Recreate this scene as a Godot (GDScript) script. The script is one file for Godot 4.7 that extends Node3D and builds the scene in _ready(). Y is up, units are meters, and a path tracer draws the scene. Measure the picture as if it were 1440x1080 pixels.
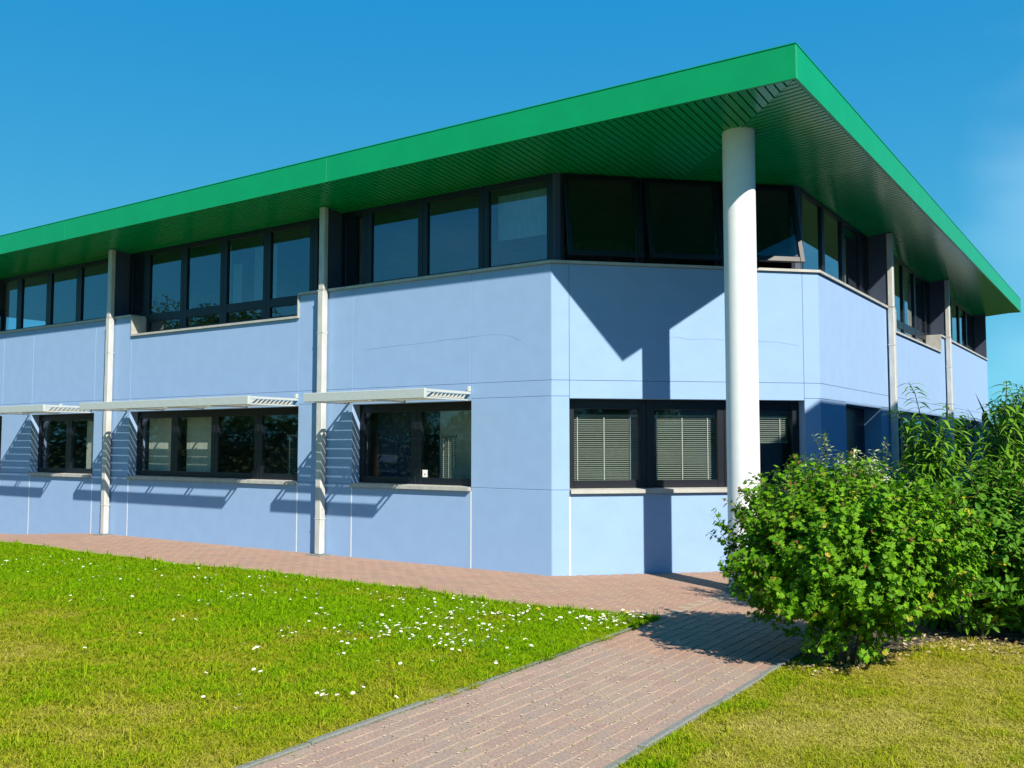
extends Node3D
# A two-storey blue office building with a green overhanging roof, seen across a daisy lawn.
# World: the foot of the corner between the long wall and the chamfered wall is the origin.
# The long wall runs along -X, the short wall along -Z, the chamfer joins them at 45 degrees.

const S := 0.70710678
const CH := 2.6985          # plan size of the chamfer
const COP := 4.11           # top of the coping under the upper windows
const STEP := 3.74          # top of the lowered coping
const HEAD := 2.29          # head of the lower windows
const RX := 3.542           # outer face of the roof over the short wall
const RZ := 0.894           # outer face of the roof over the long wall
const FB := 5.47            # underside of the fascia
const FT := 5.838           # top of the fascia
const GL := -0.28           # plane of the upper glazing
const PAVE := [[0.50, 0.355, 0.28], [0.475, 0.335, 0.27], [0.52, 0.37, 0.29], [0.465, 0.35, 0.285], [0.50, 0.375, 0.29]]   # brick colours
const WL := -0.16           # plane of the lower windows

var rng := RandomNumberGenerator.new()
var M := {}
var FL := {}
var FC := {}
var FR := {}
var taken := {}


# ---------------------------------------------------------------- mesh building
class MB:
	var v := PackedVector3Array()
	var n := PackedVector3Array()
	var c := PackedColorArray()
	var col := Color.WHITE
	func tri3(a: Vector3, b: Vector3, d: Vector3, na: Vector3, nb: Vector3, nd: Vector3) -> void:
		var x := (b - a).cross(d - a)
		if x.dot(na + nb + nd) > 0.0:
			v.append_array([a, d, b])
			n.append_array([na, nd, nb])
		else:
			v.append_array([a, b, d])
			n.append_array([na, nb, nd])
		c.append_array([col, col, col])
	func tri(a: Vector3, b: Vector3, d: Vector3, out: Vector3) -> void:
		var x := (b - a).cross(d - a).normalized()
		if x.dot(out) < 0.0:
			x = -x
		tri3(a, b, d, x, x, x)
	func quad(a: Vector3, b: Vector3, d: Vector3, e: Vector3, out: Vector3) -> void:
		tri(a, b, d, out)
		tri(a, d, e, out)
	func hexa(p: Array) -> void:   # 8 corners, index = i + 2 j + 4 k
		var m := Vector3.ZERO
		for q: Vector3 in p:
			m += q / 8.0
		for f: Array in [[0, 2, 6, 4], [1, 3, 7, 5], [0, 1, 5, 4], [2, 3, 7, 6], [0, 1, 3, 2], [4, 5, 7, 6]]:
			var k: Vector3 = (p[f[0]] + p[f[1]] + p[f[2]] + p[f[3]]) / 4.0
			quad(p[f[0]], p[f[1]], p[f[2]], p[f[3]], k - m)
	func box(lo: Vector3, hi: Vector3) -> void:
		var p := []
		for i in 8:
			p.append(Vector3(hi.x if i & 1 else lo.x, hi.y if i & 2 else lo.y, hi.z if i & 4 else lo.z))
		hexa(p)
	func fbox(f: Dictionary, s0: float, s1: float, y0: float, y1: float, d0: float, d1: float) -> void:
		var p := []
		for i in 8:
			p.append(f.o + f.u * (s1 if i & 1 else s0) + f.up * (y1 if i & 2 else y0) + f.n * (d1 if i & 4 else d0))
		hexa(p)
	func cbox(f: Dictionary, s0: float, s1: float, y0: float, y1: float, d0: float, d1: float, b: float) -> void:   # chamfered box
		var mid := Vector3((s0 + s1) / 2, (y0 + y1) / 2, (d0 + d1) / 2)
		var h := Vector3(s1 - s0, y1 - y0, d1 - d0) / 2
		var at := func(sg: Vector3, ax: int) -> Vector3:
			var q := Vector3.ZERO
			for i in 3:
				q[i] = sg[i] * (h[i] - (0.0 if i == ax else b))
			q += mid
			return f.o + f.u * q.x + f.up * q.y + f.n * q.z
		var dir := func(q: Vector3) -> Vector3: return f.u * q.x + f.up * q.y + f.n * q.z
		for ax in 3:
			var a1 := (ax + 1) % 3
			var a2 := (ax + 2) % 3
			for sgn in [-1.0, 1.0]:
				var r := []
				for w: Vector2 in [Vector2(-1, -1), Vector2(1, -1), Vector2(1, 1), Vector2(-1, 1)]:
					var sg := Vector3.ZERO
					sg[ax] = sgn
					sg[a1] = w.x
					sg[a2] = w.y
					r.append(at.call(sg, ax))
				var o := Vector3.ZERO
				o[ax] = sgn
				quad(r[0], r[1], r[2], r[3], dir.call(o))
			for w: Vector2 in [Vector2(-1, -1), Vector2(1, -1), Vector2(1, 1), Vector2(-1, 1)]:
				var sa := Vector3.ZERO
				sa[a1] = w.x
				sa[a2] = w.y
				var sb := sa
				sa[ax] = -1.0
				sb[ax] = 1.0
				var o2 := Vector3.ZERO
				o2[a1] = w.x
				o2[a2] = w.y
				quad(at.call(sa, a1), at.call(sb, a1), at.call(sb, a2), at.call(sa, a2), dir.call(o2))
		for i in 8:
			var sg2 := Vector3(1.0 if i & 1 else -1.0, 1.0 if i & 2 else -1.0, 1.0 if i & 4 else -1.0)
			tri(at.call(sg2, 0), at.call(sg2, 1), at.call(sg2, 2), dir.call(sg2))
	func prism(p: PackedVector2Array, y0: float, y1: float) -> void:   # plan points (x, z)
		var idx := Geometry2D.triangulate_polygon(p)
		for i in range(0, idx.size(), 3):
			var a := p[idx[i]]
			var b := p[idx[i + 1]]
			var d := p[idx[i + 2]]
			tri(Vector3(a.x, y1, a.y), Vector3(b.x, y1, b.y), Vector3(d.x, y1, d.y), Vector3.UP)
			tri(Vector3(a.x, y0, a.y), Vector3(b.x, y0, b.y), Vector3(d.x, y0, d.y), Vector3.DOWN)
		var area := 0.0
		for i in p.size():
			area += p[i].cross(p[(i + 1) % p.size()])
		for i in p.size():
			var a := p[i]
			var b := p[(i + 1) % p.size()]
			var e := b - a
			var o := Vector2(e.y, -e.x) * signf(area)
			quad(Vector3(a.x, y0, a.y), Vector3(b.x, y0, b.y), Vector3(b.x, y1, b.y), Vector3(a.x, y1, a.y), Vector3(o.x, 0, o.y))
	func tube(pts: Array, radii: Array, sides: int, cap := false) -> void:
		var rings := []
		var norms := []
		for i in pts.size():
			var t: Vector3 = (pts[mini(i + 1, pts.size() - 1)] - pts[maxi(i - 1, 0)]).normalized()
			var a := t.cross(Vector3.UP if absf(t.y) < 0.9 else Vector3.RIGHT).normalized()
			var b := t.cross(a).normalized()
			var r := []
			var nn := []
			for k in sides:
				var w := TAU * k / sides
				var dd := a * cos(w) + b * sin(w)
				r.append(pts[i] + dd * radii[i])
				nn.append(dd)
			rings.append(r)
			norms.append(nn)
		for i in pts.size() - 1:
			for k in sides:
				var j := (k + 1) % sides
				tri3(rings[i][k], rings[i][j], rings[i + 1][j], norms[i][k], norms[i][j], norms[i + 1][j])
				tri3(rings[i][k], rings[i + 1][j], rings[i + 1][k], norms[i][k], norms[i + 1][j], norms[i + 1][k])
		if cap:
			var e := pts.size() - 1
			var up: Vector3 = (pts[e] - pts[e - 1]).normalized()
			for k in range(1, sides - 1):
				tri(rings[e][0], rings[e][k], rings[e][k + 1], up)
	func mesh(m: Material, colours := false) -> ArrayMesh:
		var arr := []
		arr.resize(Mesh.ARRAY_MAX)
		arr[Mesh.ARRAY_VERTEX] = v
		arr[Mesh.ARRAY_NORMAL] = n
		if colours:
			arr[Mesh.ARRAY_COLOR] = c
		var am := ArrayMesh.new()
		am.add_surface_from_arrays(Mesh.PRIMITIVE_TRIANGLES, arr)
		am.surface_set_material(0, m)
		return am


func frame(o: Vector3, u: Vector3, n: Vector3, up := Vector3.UP) -> Dictionary:
	return {"o": o, "u": u, "n": n, "up": up}


func numbered(called: String) -> String:
	var k: int = taken.get(called, 0)
	taken[called] = k + 1
	return called if k == 0 else "%s_%03d" % [called, k]


func put(mb: MB, called: String, m: Material, parent: Node = self, colours := false) -> MeshInstance3D:
	var o := MeshInstance3D.new()
	o.mesh = mb.mesh(m, colours)
	o.name = numbered(called) if parent == self else called
	parent.add_child(o, true)
	return o


func hold(called: String, parent: Node = self, at := Vector3.ZERO) -> Node3D:
	var o := Node3D.new()
	o.name = numbered(called) if parent == self else called
	parent.add_child(o, true)
	o.position = at
	return o


func tag(o: Node, label: String, category := "", group := "", kind := "") -> void:
	if label:
		o.set_meta("label", label)
	if category:
		o.set_meta("category", category)
	if group:
		o.set_meta("group", group)
	if kind:
		o.set_meta("kind", kind)


# ---------------------------------------------------------------- materials
func lin(r: float, g: float, b: float, a := 1.0) -> Color:
	var k := Color(r, g, b).linear_to_srgb()
	k.a = a
	return k


func speckle(sd: int, size: int, coarse: float, fine: float, low: float, streak := 1.0) -> ImageTexture:
	# grey mottling between low and 1: two scales of noise; streak stretches the coarse one upright
	var a := FastNoiseLite.new()
	a.seed = sd
	a.frequency = coarse
	a.fractal_octaves = 4
	var b := FastNoiseLite.new()
	b.seed = sd + 7
	b.frequency = fine
	b.fractal_octaves = 3
	var ia := a.get_seamless_image(size, size)
	var ib := b.get_seamless_image(size, size)
	var out := Image.create(size, size, false, Image.FORMAT_RGB8)
	for y in size:
		for x in size:
			var p := ia.get_pixel(x, int(y / streak) % size).r
			var q := ib.get_pixel(x, y).r
			var k := lerpf(low, 1.0, clampf(0.55 * p + 0.45 * q, 0.0, 1.0))
			out.set_pixel(x, y, Color(k, k, k))
	out.generate_mipmaps()
	return ImageTexture.create_from_image(out)


func mat(c: Color, rough := 0.8, tex: Texture2D = null, scale := 1.0, bump := 0.0, metal := 0.0, spec := 0.5) -> StandardMaterial3D:
	var m := StandardMaterial3D.new()
	m.albedo_color = c
	m.roughness = rough
	m.metallic = metal
	m.metallic_specular = spec
	if tex:
		m.albedo_texture = tex
		m.uv1_triplanar = true
		m.uv1_world_triplanar = true
		m.uv1_scale = Vector3.ONE * scale
		if bump > 0.0:
			m.heightmap_enabled = true
			m.heightmap_texture = tex
			m.heightmap_scale = bump
	return m


func leafy(c: Color, back: Color, rough := 0.5) -> StandardMaterial3D:
	var m := mat(c, rough)
	m.vertex_color_use_as_albedo = true
	m.backlight_enabled = true
	m.backlight = back
	m.cull_mode = BaseMaterial3D.CULL_DISABLED
	return m


func pane_mat(tint: Color, alpha: float) -> StandardMaterial3D:
	var m := StandardMaterial3D.new()
	m.transparency = BaseMaterial3D.TRANSPARENCY_ALPHA
	m.albedo_color = Color(tint.r, tint.g, tint.b, alpha)
	m.roughness = 0.02
	m.metallic_specular = 0.5
	m.cull_mode = BaseMaterial3D.CULL_DISABLED
	return m


func make_materials() -> void:
	var plaster := speckle(3, 1024, 0.012, 0.12, 0.945)
	var film := speckle(41, 512, 0.01, 0.1, 0.93)
	var grit := speckle(11, 512, 0.03, 0.3, 0.62)
	var dust := speckle(21, 512, 0.012, 0.12, 0.8, 3.0)
	var bark := speckle(31, 256, 0.05, 0.3, 0.5)
	M.wall = mat(lin(0.272, 0.418, 0.655), 0.88, plaster, 0.23, 0.14, 0.0, 0.3)
	M.seal = mat(lin(0.74, 0.77, 0.78), 0.7, film, 2.0)
	M.crack = mat(lin(0.19, 0.27, 0.40), 0.9)
	M.coping = mat(lin(0.50, 0.50, 0.47), 0.55, dust, 1.3)
	M.green = mat(lin(0.001, 0.305, 0.100), 0.36, film, 0.4)
	M.board = mat(lin(0.001, 0.305, 0.100), 0.2, film, 0.9, 0.0, 0.0, 0.4)
	M.dark = mat(lin(0.006, 0.010, 0.020), 0.4, grit, 3.0)
	M.fin = mat(lin(0.05, 0.07, 0.12), 0.6, dust, 1.0)
	M.glass = pane_mat(Color(0.05, 0.12, 0.14), 0.10)
	M.coated = StandardMaterial3D.new()     # reflective sun-control glazing of the upper floor
	M.coated.transparency = BaseMaterial3D.TRANSPARENCY_ALPHA
	M.coated.albedo_color = Color(0.80, 0.90, 0.96, 0.0)
	M.coated.metallic = 0.06
	M.coated.roughness = 0.01
	M.coated.refraction_enabled = true
	M.coated.refraction_scale = 0.05
	M.alu = mat(lin(0.46, 0.51, 0.51), 0.45, film, 1.7)
	M.alu2 = mat(lin(0.50, 0.51, 0.47), 0.5, film, 1.1)
	M.post = mat(lin(0.62, 0.63, 0.61), 0.5, dust, 1.4)
	M.column = mat(lin(0.74, 0.77, 0.79), 0.6, plaster, 0.5)
	M.inside = mat(lin(0.13, 0.13, 0.13), 0.9, dust, 0.6)
	M.carpet = mat(lin(0.06, 0.06, 0.06), 1.0, grit, 2.0)
	M.blind = mat(lin(0.17, 0.22, 0.185), 0.6)
	M.cloth = mat(lin(0.66, 0.78, 0.70), 0.9, dust, 2.0)
	M.navy = mat(lin(0.02, 0.05, 0.12), 0.9, dust, 2.0)
	M.white = mat(lin(0.8, 0.8, 0.78), 0.6)
	M.red = mat(lin(0.4, 0.03, 0.03), 0.6)
	M.doorblue = mat(lin(0.03, 0.06, 0.17), 0.4, dust, 1.0)
	M.ground = mat(lin(0.16, 0.19, 0.025), 1.0, grit, 0.9)
	M.soil = mat(lin(0.12, 0.095, 0.065), 1.0, grit, 1.6, 0.5)
	M.sand = mat(lin(0.50, 0.43, 0.31), 1.0, grit, 3.0, 0.2)
	M.pavers = []
	for p: Array in PAVE:
		M.pavers.append(mat(lin(p[0], p[1], p[2]), 0.95, grit, 2.6, 0.12, 0.0, 0.3))
	M.paver_mass = mat(Color.WHITE, 0.95, grit, 2.6, 0.12, 0.0, 0.3)
	M.paver_mass.vertex_color_use_as_albedo = true
	M.kerb = mat(lin(0.27, 0.285, 0.26), 0.9, grit, 2.2, 0.15)
	M.bark = mat(lin(0.16, 0.12, 0.075), 0.95, bark, 4.0, 0.3)
	M.stem = mat(lin(0.13, 0.14, 0.05), 0.9, bark, 6.0)
	M.wood = mat(lin(0.42, 0.34, 0.20), 0.85, bark, 5.0)
	M.leaf = leafy(Color.WHITE, Color(0.55, 0.75, 0.15), 0.6)
	M.leaf.metallic_specular = 0.3
	M.grass = leafy(Color.WHITE, Color(0.7, 0.85, 0.2), 0.9)
	M.grass.metallic_specular = 0.15
	M.petal = leafy(Color.WHITE, Color(0.3, 0.3, 0.3), 0.7)
	M.dry = mat(Color.WHITE, 0.95)
	M.dry.vertex_color_use_as_albedo = true


# ---------------------------------------------------------------- terrain
func gh(x: float) -> float:   # the ground dips a little along the far end of the long wall
	return -0.2 * smoothstep(9.5, 14.0, -x)


func lawn_edge(x: float) -> float:   # near edge of the paving along the long wall
	return 1.93 + 0.07 * sin(x * 0.9 + 0.6) + 0.04 * sin(x * 2.3)


# ---------------------------------------------------------------- building
func wall_panel(b: Node3D, f: Dictionary, s0: float, s1: float, y0: float, y1: float) -> void:
	var g := 0.002
	var m := MB.new()
	m.cbox(f, s0 + g, s1 - g, y0 + g, y1 - g, -0.34, 0.0, 0.003)
	put(m, "wall_panel", M.wall, b)


func window_unit(b: Node3D, f: Dictionary, s0: float, s1: float, y0: float, y1: float, d: float, fw: float, transom := 0.0) -> Node3D:
	var w := hold("window", b)
	var m := MB.new()
	m.cbox(f, s0, s0 + fw, y0, y1, d - 0.07, d, 0.004)
	m.cbox(f, s1 - fw, s1, y0, y1, d - 0.07, d, 0.004)
	m.cbox(f, s0 + fw, s1 - fw, y0, y0 + fw, d - 0.068, d - 0.002, 0.004)
	m.cbox(f, s0 + fw, s1 - fw, y1 - fw * 1.3, y1, d - 0.068, d - 0.002, 0.004)
	if transom > 0.0:
		m.cbox(f, s0 + fw, s1 - fw, transom - 0.075, transom + 0.075, d - 0.066, d - 0.004, 0.004)
	put(m, "frame", M.dark, w)
	var cuts := [y0 + fw, y1 - fw * 1.3]
	if transom > 0.0:
		cuts = [y0 + fw, transom - 0.075, transom + 0.075, y1 - fw * 1.3]
	for k in range(0, cuts.size(), 2):
		var p := MB.new()
		if d == GL:
			p.fbox(f, s0 + fw - 0.004, s1 - fw + 0.004, cuts[k] - 0.004, cuts[k + 1] + 0.004, d - 0.040, d - 0.032)
			put(p, "pane", M.coated, w)
			continue
		for dd in [d - 0.022, d - 0.046]:
			p.quad(f.o + f.u * (s0 + fw) + f.up * cuts[k] + f.n * dd, f.o + f.u * (s1 - fw) + f.up * cuts[k] + f.n * dd,
				f.o + f.u * (s1 - fw) + f.up * cuts[k + 1] + f.n * dd, f.o + f.u * (s0 + fw) + f.up * cuts[k + 1] + f.n * dd, f.n)
		put(p, "pane", M.glass, w)
	return w


func open_sash(b: Node3D, f: Dictionary, s0: float, s1: float, y0: float, y1: float, d: float, deg: float) -> void:
	# fixed frame with a top-hung sash swung outwards at the bottom
	var w := hold("window", b)
	var m := MB.new()
	m.cbox(f, s0, s0 + 0.05, y0, y1, d - 0.07, d, 0.004)
	m.cbox(f, s1 - 0.05, s1, y0, y1, d - 0.07, d, 0.004)
	m.cbox(f, s0 + 0.05, s1 - 0.05, y0, y0 + 0.05, d - 0.068, d - 0.002, 0.004)
	m.cbox(f, s0 + 0.05, s1 - 0.05, y1 - 0.07, y1, d - 0.068, d - 0.002, 0.004)
	put(m, "frame", M.dark, w)
	var a := deg_to_rad(deg)
	var t := frame(f.o + f.up * (y1 - 0.06) + f.n * (d + 0.01), f.u, f.n * cos(a) + f.up * sin(a), f.up * cos(a) - f.n * sin(a))
	var h := y1 - y0 - 0.1
	var q := MB.new()
	q.cbox(t, s0 + 0.03, s0 + 0.10, -h, 0, 0, 0.05, 0.004)
	q.cbox(t, s1 - 0.10, s1 - 0.03, -h, 0, 0, 0.05, 0.004)
	q.cbox(t, s0 + 0.10, s1 - 0.10, -h, -h + 0.075, 0.002, 0.048, 0.004)
	q.cbox(t, s0 + 0.10, s1 - 0.10, -0.07, 0, 0.002, 0.048, 0.004)
	put(q, "sash", M.dark, w)
	var p := MB.new()
	for dd in [0.016, 0.036]:
		p.quad(t.o + t.u * (s0 + 0.10) + t.up * (-h + 0.075) + t.n * dd, t.o + t.u * (s1 - 0.10) + t.up * (-h + 0.075) + t.n * dd,
			t.o + t.u * (s1 - 0.10) + t.up * -0.07 + t.n * dd, t.o + t.u * (s0 + 0.10) + t.up * -0.07 + t.n * dd, t.n)
	put(p, "pane", M.glass, w)
	var st := MB.new()
	for s: float in [s0 + 0.065, s1 - 0.065]:
		st.tube([f.o + f.u * s + f.up * (y0 + 0.35) + f.n * (d - 0.03), t.o + t.u * s + t.up * (-h + 0.12) + t.n * 0.0], [0.008, 0.008], 5)
	put(st, "stay", M.dark, w)


func venetian(w: Node3D, f: Dictionary, s0: float, s1: float, y0: float, y1: float, d: float, tilt := 35.0, pitch := 0.028) -> void:
	var m := MB.new()
	var y := y0 + 0.02
	var a := deg_to_rad(tilt)
	while y < y1 - 0.03:
		var r := y + rng.randf_range(-0.002, 0.002)
		var p := []
		for k: Array in [[s0, -1], [s1, -1], [s1, 1], [s0, 1]]:
			p.append(f.o + f.u * k[0] + f.up * (r - k[1] * 0.0125 * sin(a)) + f.n * (d + k[1] * 0.0125 * cos(a)))
		m.quad(p[0], p[1], p[2], p[3], Vector3.UP)
		y += pitch
	m.fbox(f, s0, s1, y1 - 0.03, y1, d - 0.02, d + 0.02)
	m.fbox(f, s0, s1, y0 - 0.012, y0 + 0.006, d - 0.012, d + 0.012)
	var o := put(m, "blind", M.blind, w)
	tag(o, "pale venetian blind of thin horizontal slats")
	var q := MB.new()
	for k in [0.13, 0.5, 0.87]:
		var s: float = lerpf(s0, s1, k)
		q.fbox(f, s - 0.006, s + 0.006, y0, y1 - 0.03, d + 0.013, d + 0.015)
	put(q, "ladder_tape", M.cloth, w)


func drop_blind(w: Node3D, f: Dictionary, s0: float, s1: float, y0: float, y1: float, d: float, m: Material) -> void:
	var q := MB.new()
	q.fbox(f, s0, s1, y0, y1, d - 0.003, d)
	q.fbox(f, s0, s1, y0 - 0.02, y0, d - 0.008, d + 0.005)
	put(q, "blind", m, w)


func sill(b: Node3D, f: Dictionary, s0: float, s1: float) -> void:
	var m := MB.new()
	var p := []
	for i in 8:
		var dd := 0.05 if i & 4 else WL - 0.06
		var y := (1.11 - (0.012 if i & 4 else 0.0)) if i & 2 else 1.05
		p.append(f.o + f.u * ((s1 - 0.006) if i & 1 else (s0 + 0.006)) + f.up * y + f.n * dd)
	m.hexa(p)
	put(m, "window_sill", M.coping, b)


func sunshade(b: Node3D, f: Dictionary, s0: float, s1: float, arms: int) -> void:
	var n := hold("sunshade", b)
	var y := 2.29
	var m := MB.new()
	m.cbox(f, s0, s1, y, y + 0.13, 0.945, 1.0, 0.006)
	put(m, "front_beam", M.alu, n)
	for k in arms + 1:
		var s := lerpf(s0, s1, float(k) / arms)
		s = clampf(s, s0 + 0.012, s1 - 0.012)
		var a := MB.new()
		a.fbox(f, s - 0.012, s + 0.012, y + 0.092, y + 0.126, 0.003, 0.944)
		a.fbox(f, s - 0.0115, s + 0.0115, y + 0.002, y + 0.020, 0.06, 0.944)
		put(a, "arm", M.alu, n)
		var r := MB.new()
		r.cbox(f, s - 0.02, s + 0.02, y + 0.1265, y + 0.20, 0.002, 0.05, 0.004)
		put(r, "wall_bracket", M.alu2, n)
	for k in 9:
		var dc := 0.800 - 0.083 * k
		var bl := MB.new()
		var h := 0.0206
		var p := []
		for i in 8:
			var along := -1.0 if i & 2 else 1.0     # lower edge to the front
			var th := 0.0025 if i & 4 else -0.0025
			p.append(f.o + f.u * ((s1 - 0.001) if i & 1 else (s0 + 0.001)) + f.up * (y + 0.056 - along * h * 1.45 + th * S) + f.n * (dc + along * h + th * S))
		bl.hexa(p)
		put(bl, "louvre", M.alu2, n)


func downpipe(b: Node3D, f: Dictionary, s: float) -> void:
	var n := hold("downpipe", b)
	var y0: float = gh(-s) if f == FL else 0.0
	var m := MB.new()
	m.cbox(f, s - 0.062, s + 0.062, y0 + 0.01, COP - 0.02, 0.03, 0.135, 0.012)
	m.cbox(f, s - 0.058, s + 0.058, COP - 0.02, 5.40, 0.032, 0.128, 0.012)
	put(m, "pipe", M.post, n)
	var q := MB.new()
	for y in [COP - 0.03, 3.42, 0.55]:
		q.cbox(f, s - 0.065, s + 0.065, y - 0.008, y + 0.008, 0.02, 0.138, 0.003)
	put(q, "collar", M.alu2, n)
	var k := MB.new()
	k.cbox(f, s - 0.17, s + 0.15, y0 - 0.05, y0 + 0.012, 0.012, 0.22, 0.006)
	put(k, "footing", M.kerb, n)
	var e := MB.new()
	e.cbox(f, s - 0.035, s + 0.035, COP + 0.002, 5.42, GL - 0.05, 0.028, 0.003)
	var o := put(e, "fin", M.fin, n)
	tag(o, "dark upright fin between the upper windows")


func joint_line(b: Node3D, f: Dictionary, s: float, y0: float, y1: float) -> void:
	var m := MB.new()
	m.fbox(f, s - 0.009, s + 0.009, y0, y1, -0.02, 0.0025)
	put(m, "joint_seal", M.seal, b)


func coping_piece(b: Node3D, a: Vector2, c: Vector2, ia: Vector2, ic: Vector2, y: float) -> void:
	var m := MB.new()
	m.prism(PackedVector2Array([a, c, ic, ia]), y - 0.036, y)
	put(m, "coping", M.coping, b)


func plan(f: Dictionary, s: float, d: float) -> Vector2:
	var p: Vector3 = f.o + f.u * s + f.n * d
	return Vector2(p.x, p.z)


func facade(b: Node3D, f: Dictionary, len: float, bays: Array) -> void:
	# bays: [s0, s1, kind], kind "pier", "window", "step" (window bay with a lowered upper sill), "door"
	for q: Array in bays:
		var s0: float = q[0]
		var s1: float = q[1]
		match q[2]:
			"pier":
				wall_panel(b, f, s0, s1, -0.5, 1.097)
				wall_panel(b, f, s0, s1, 1.097, 2.32)
				wall_panel(b, f, s0, s1, 2.32, 2.53)
				wall_panel(b, f, s0, s1, 2.53, COP - 0.036)
			"window", "step":
				wall_panel(b, f, s0, s1, -0.5, 1.05)
				wall_panel(b, f, s0, s1, HEAD, 2.53)
				wall_panel(b, f, s0, s1, 2.53, (COP if q[2] == "window" else STEP) - 0.036)
				joint_line(b, f, s0, -0.3, 1.045)
				joint_line(b, f, s1, -0.3, 1.045)
				sill(b, f, s0, s1)
			"door":
				wall_panel(b, f, s0, s1, HEAD, 2.53)
				wall_panel(b, f, s0, s1, 2.53, COP - 0.036)


func build_office() -> void:
	var b := hold("office_building")
	tag(b, "two-storey pale blue office building with a green overhanging roof and white corner column", "building")
	# --- walls
	var lb := [[0.0, 1.305, "pier"], [1.305, 3.555, "window"], [3.555, 4.735, "pier"], [4.735, 9.235, "step"], [9.235, 10.4, "pier"], [10.4, 12.65, "window"], [12.65, 13.83, "pier"], [13.83, 18.33, "window"], [18.33, 20.0, "pier"]]
	facade(b, FL, 20.0, lb)
	facade(b, FC, CH / S, [[0.0, 0.243, "pier"], [0.243, 3.573, "window"], [3.573, CH / S, "pier"]])
	var rb := [[0.0, 1.305, "pier"], [1.305, 3.555, "door"], [3.555, 4.735, "pier"], [4.735, 9.235, "step"], [9.235, 10.4, "pier"], [10.4, 14.9, "window"], [14.9, 16.6, "pier"]]
	facade(b, FR, 16.6, rb)
	# hairline cracks in the render
	for q: Array in [[FL, [[1.0, 3.19], [1.2, 3.185], [1.5, 3.17], [1.7, 3.172], [2.0, 3.155], [2.4, 3.14], [2.6, 3.142], [3.3, 3.11]]], [FC, [[1.0, 3.125], [1.55, 3.115], [1.75, 3.13], [1.9, 3.10], [2.15, 3.115], [2.6, 3.105], [3.2, 3.09], [3.5, 3.05]]], [FL, [[0.35, 2.98], [0.5, 3.09], [0.65, 3.15], [0.8, 3.18], [1.0, 3.19]]]]:
		var cr := MB.new()
		for i in q[1].size() - 1:
			var f: Dictionary = q[0]
			var a: Array = q[1][i]
			var c: Array = q[1][i + 1]
			var w := rng.randf_range(0.0006, 0.0016)
			cr.quad(f.o + f.u * a[0] + f.up * (a[1] - w) + f.n * 0.002, f.o + f.u * c[0] + f.up * (c[1] - w) + f.n * 0.002, f.o + f.u * c[0] + f.up * (c[1] + w) + f.n * 0.002, f.o + f.u * a[0] + f.up * (a[1] + w) + f.n * 0.002, f.n)
		put(cr, "hairline_crack", M.crack, b)
	# --- copings
	var k := 0.41421
	var o0 := Vector2(k, 1) * 0.035
	var i0 := Vector2(k, 1) * -0.36
	var p1 := Vector2(CH, -CH)
	var o1 := p1 + Vector2(1, k) * 0.035
	var i1 := p1 + Vector2(1, k) * -0.36
	coping_piece(b, o0, o1, i0, i1, COP)
	coping_piece(b, o0, plan(FL, 4.735, 0.035), i0, plan(FL, 4.735, -0.36), COP)
	coping_piece(b, plan(FL, 4.76, 0.035), plan(FL, 9.21, 0.035), plan(FL, 4.76, -0.36), plan(FL, 9.21, -0.36), STEP)
	coping_piece(b, plan(FL, 9.235, 0.035), plan(FL, 20.0, 0.035), plan(FL, 9.235, -0.36), plan(FL, 20.0, -0.36), COP)
	coping_piece(b, o1, plan(FR, 4.735, 0.035), i1, plan(FR, 4.735, -0.36), COP)
	coping_piece(b, plan(FR, 4.76, 0.035), plan(FR, 9.21, 0.035), plan(FR, 4.76, -0.36), plan(FR, 9.21, -0.36), STEP)
	coping_piece(b, plan(FR, 9.235, 0.035), plan(FR, 16.6, 0.035), plan(FR, 9.235, -0.36), plan(FR, 16.6, -0.36), COP)
	for f: Dictionary in [FL, FR]:
		for s: Array in [[4.7375, 4.76], [9.21, 9.2325]]:
			var t := MB.new()
			t.fbox(f, s[0], s[1], STEP - 0.035, COP - 0.037, -0.335, 0.03)
			put(t, "coping_upstand", M.coping, b)
	# --- lower windows of the long wall
	var lower := [[1.305, 3.555, 2], [4.735, 9.235, 4], [10.4, 12.65, 2], [13.83, 18.33, 4]]
	for i in lower.size():
		var q: Array = lower[i]
		var st: float = (q[1] - q[0]) / q[2]
		for j: int in q[2]:
			var s0: float = q[0] + st * j
			var w := window_unit(b, FL, s0 + 0.002, s0 + st - 0.002, 1.112, HEAD, WL, 0.095)
			var a := s0 + 0.10
			var z := s0 + st - 0.10
			match [i, j]:
				[0, 0]:
					drop_blind(w, FL, a, z + 0.02, 1.2, 2.2, -0.62, M.cloth)
					venetian(w, FL, a + 0.42, z - 0.25, 1.2, 1.82, -0.34)
				[0, 1]:
					drop_blind(w, FL, a, z, 1.15, 2.2, -0.45, M.navy)
				[1, 2], [1, 3]:
					drop_blind(w, FL, a + 0.02, z - 0.02, 1.2, 2.2, -0.34, M.cloth)
				[1, 0]:
					venetian(w, FL, a + 0.05, z - 0.35, 1.18, 1.85, -0.4)
				[2, 0]:
					drop_blind(w, FL, a - 0.03, z - 0.25, 1.2, 2.15, -0.34, M.cloth)
	for i in 3:
		for q: Array in [lower[i]]:
			sunshade(b, FL, q[0] + 0.01, q[1] + 0.0, 2 if i != 1 else 4)
	sunshade(b, FL, 13.84, 18.33, 4)
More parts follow.
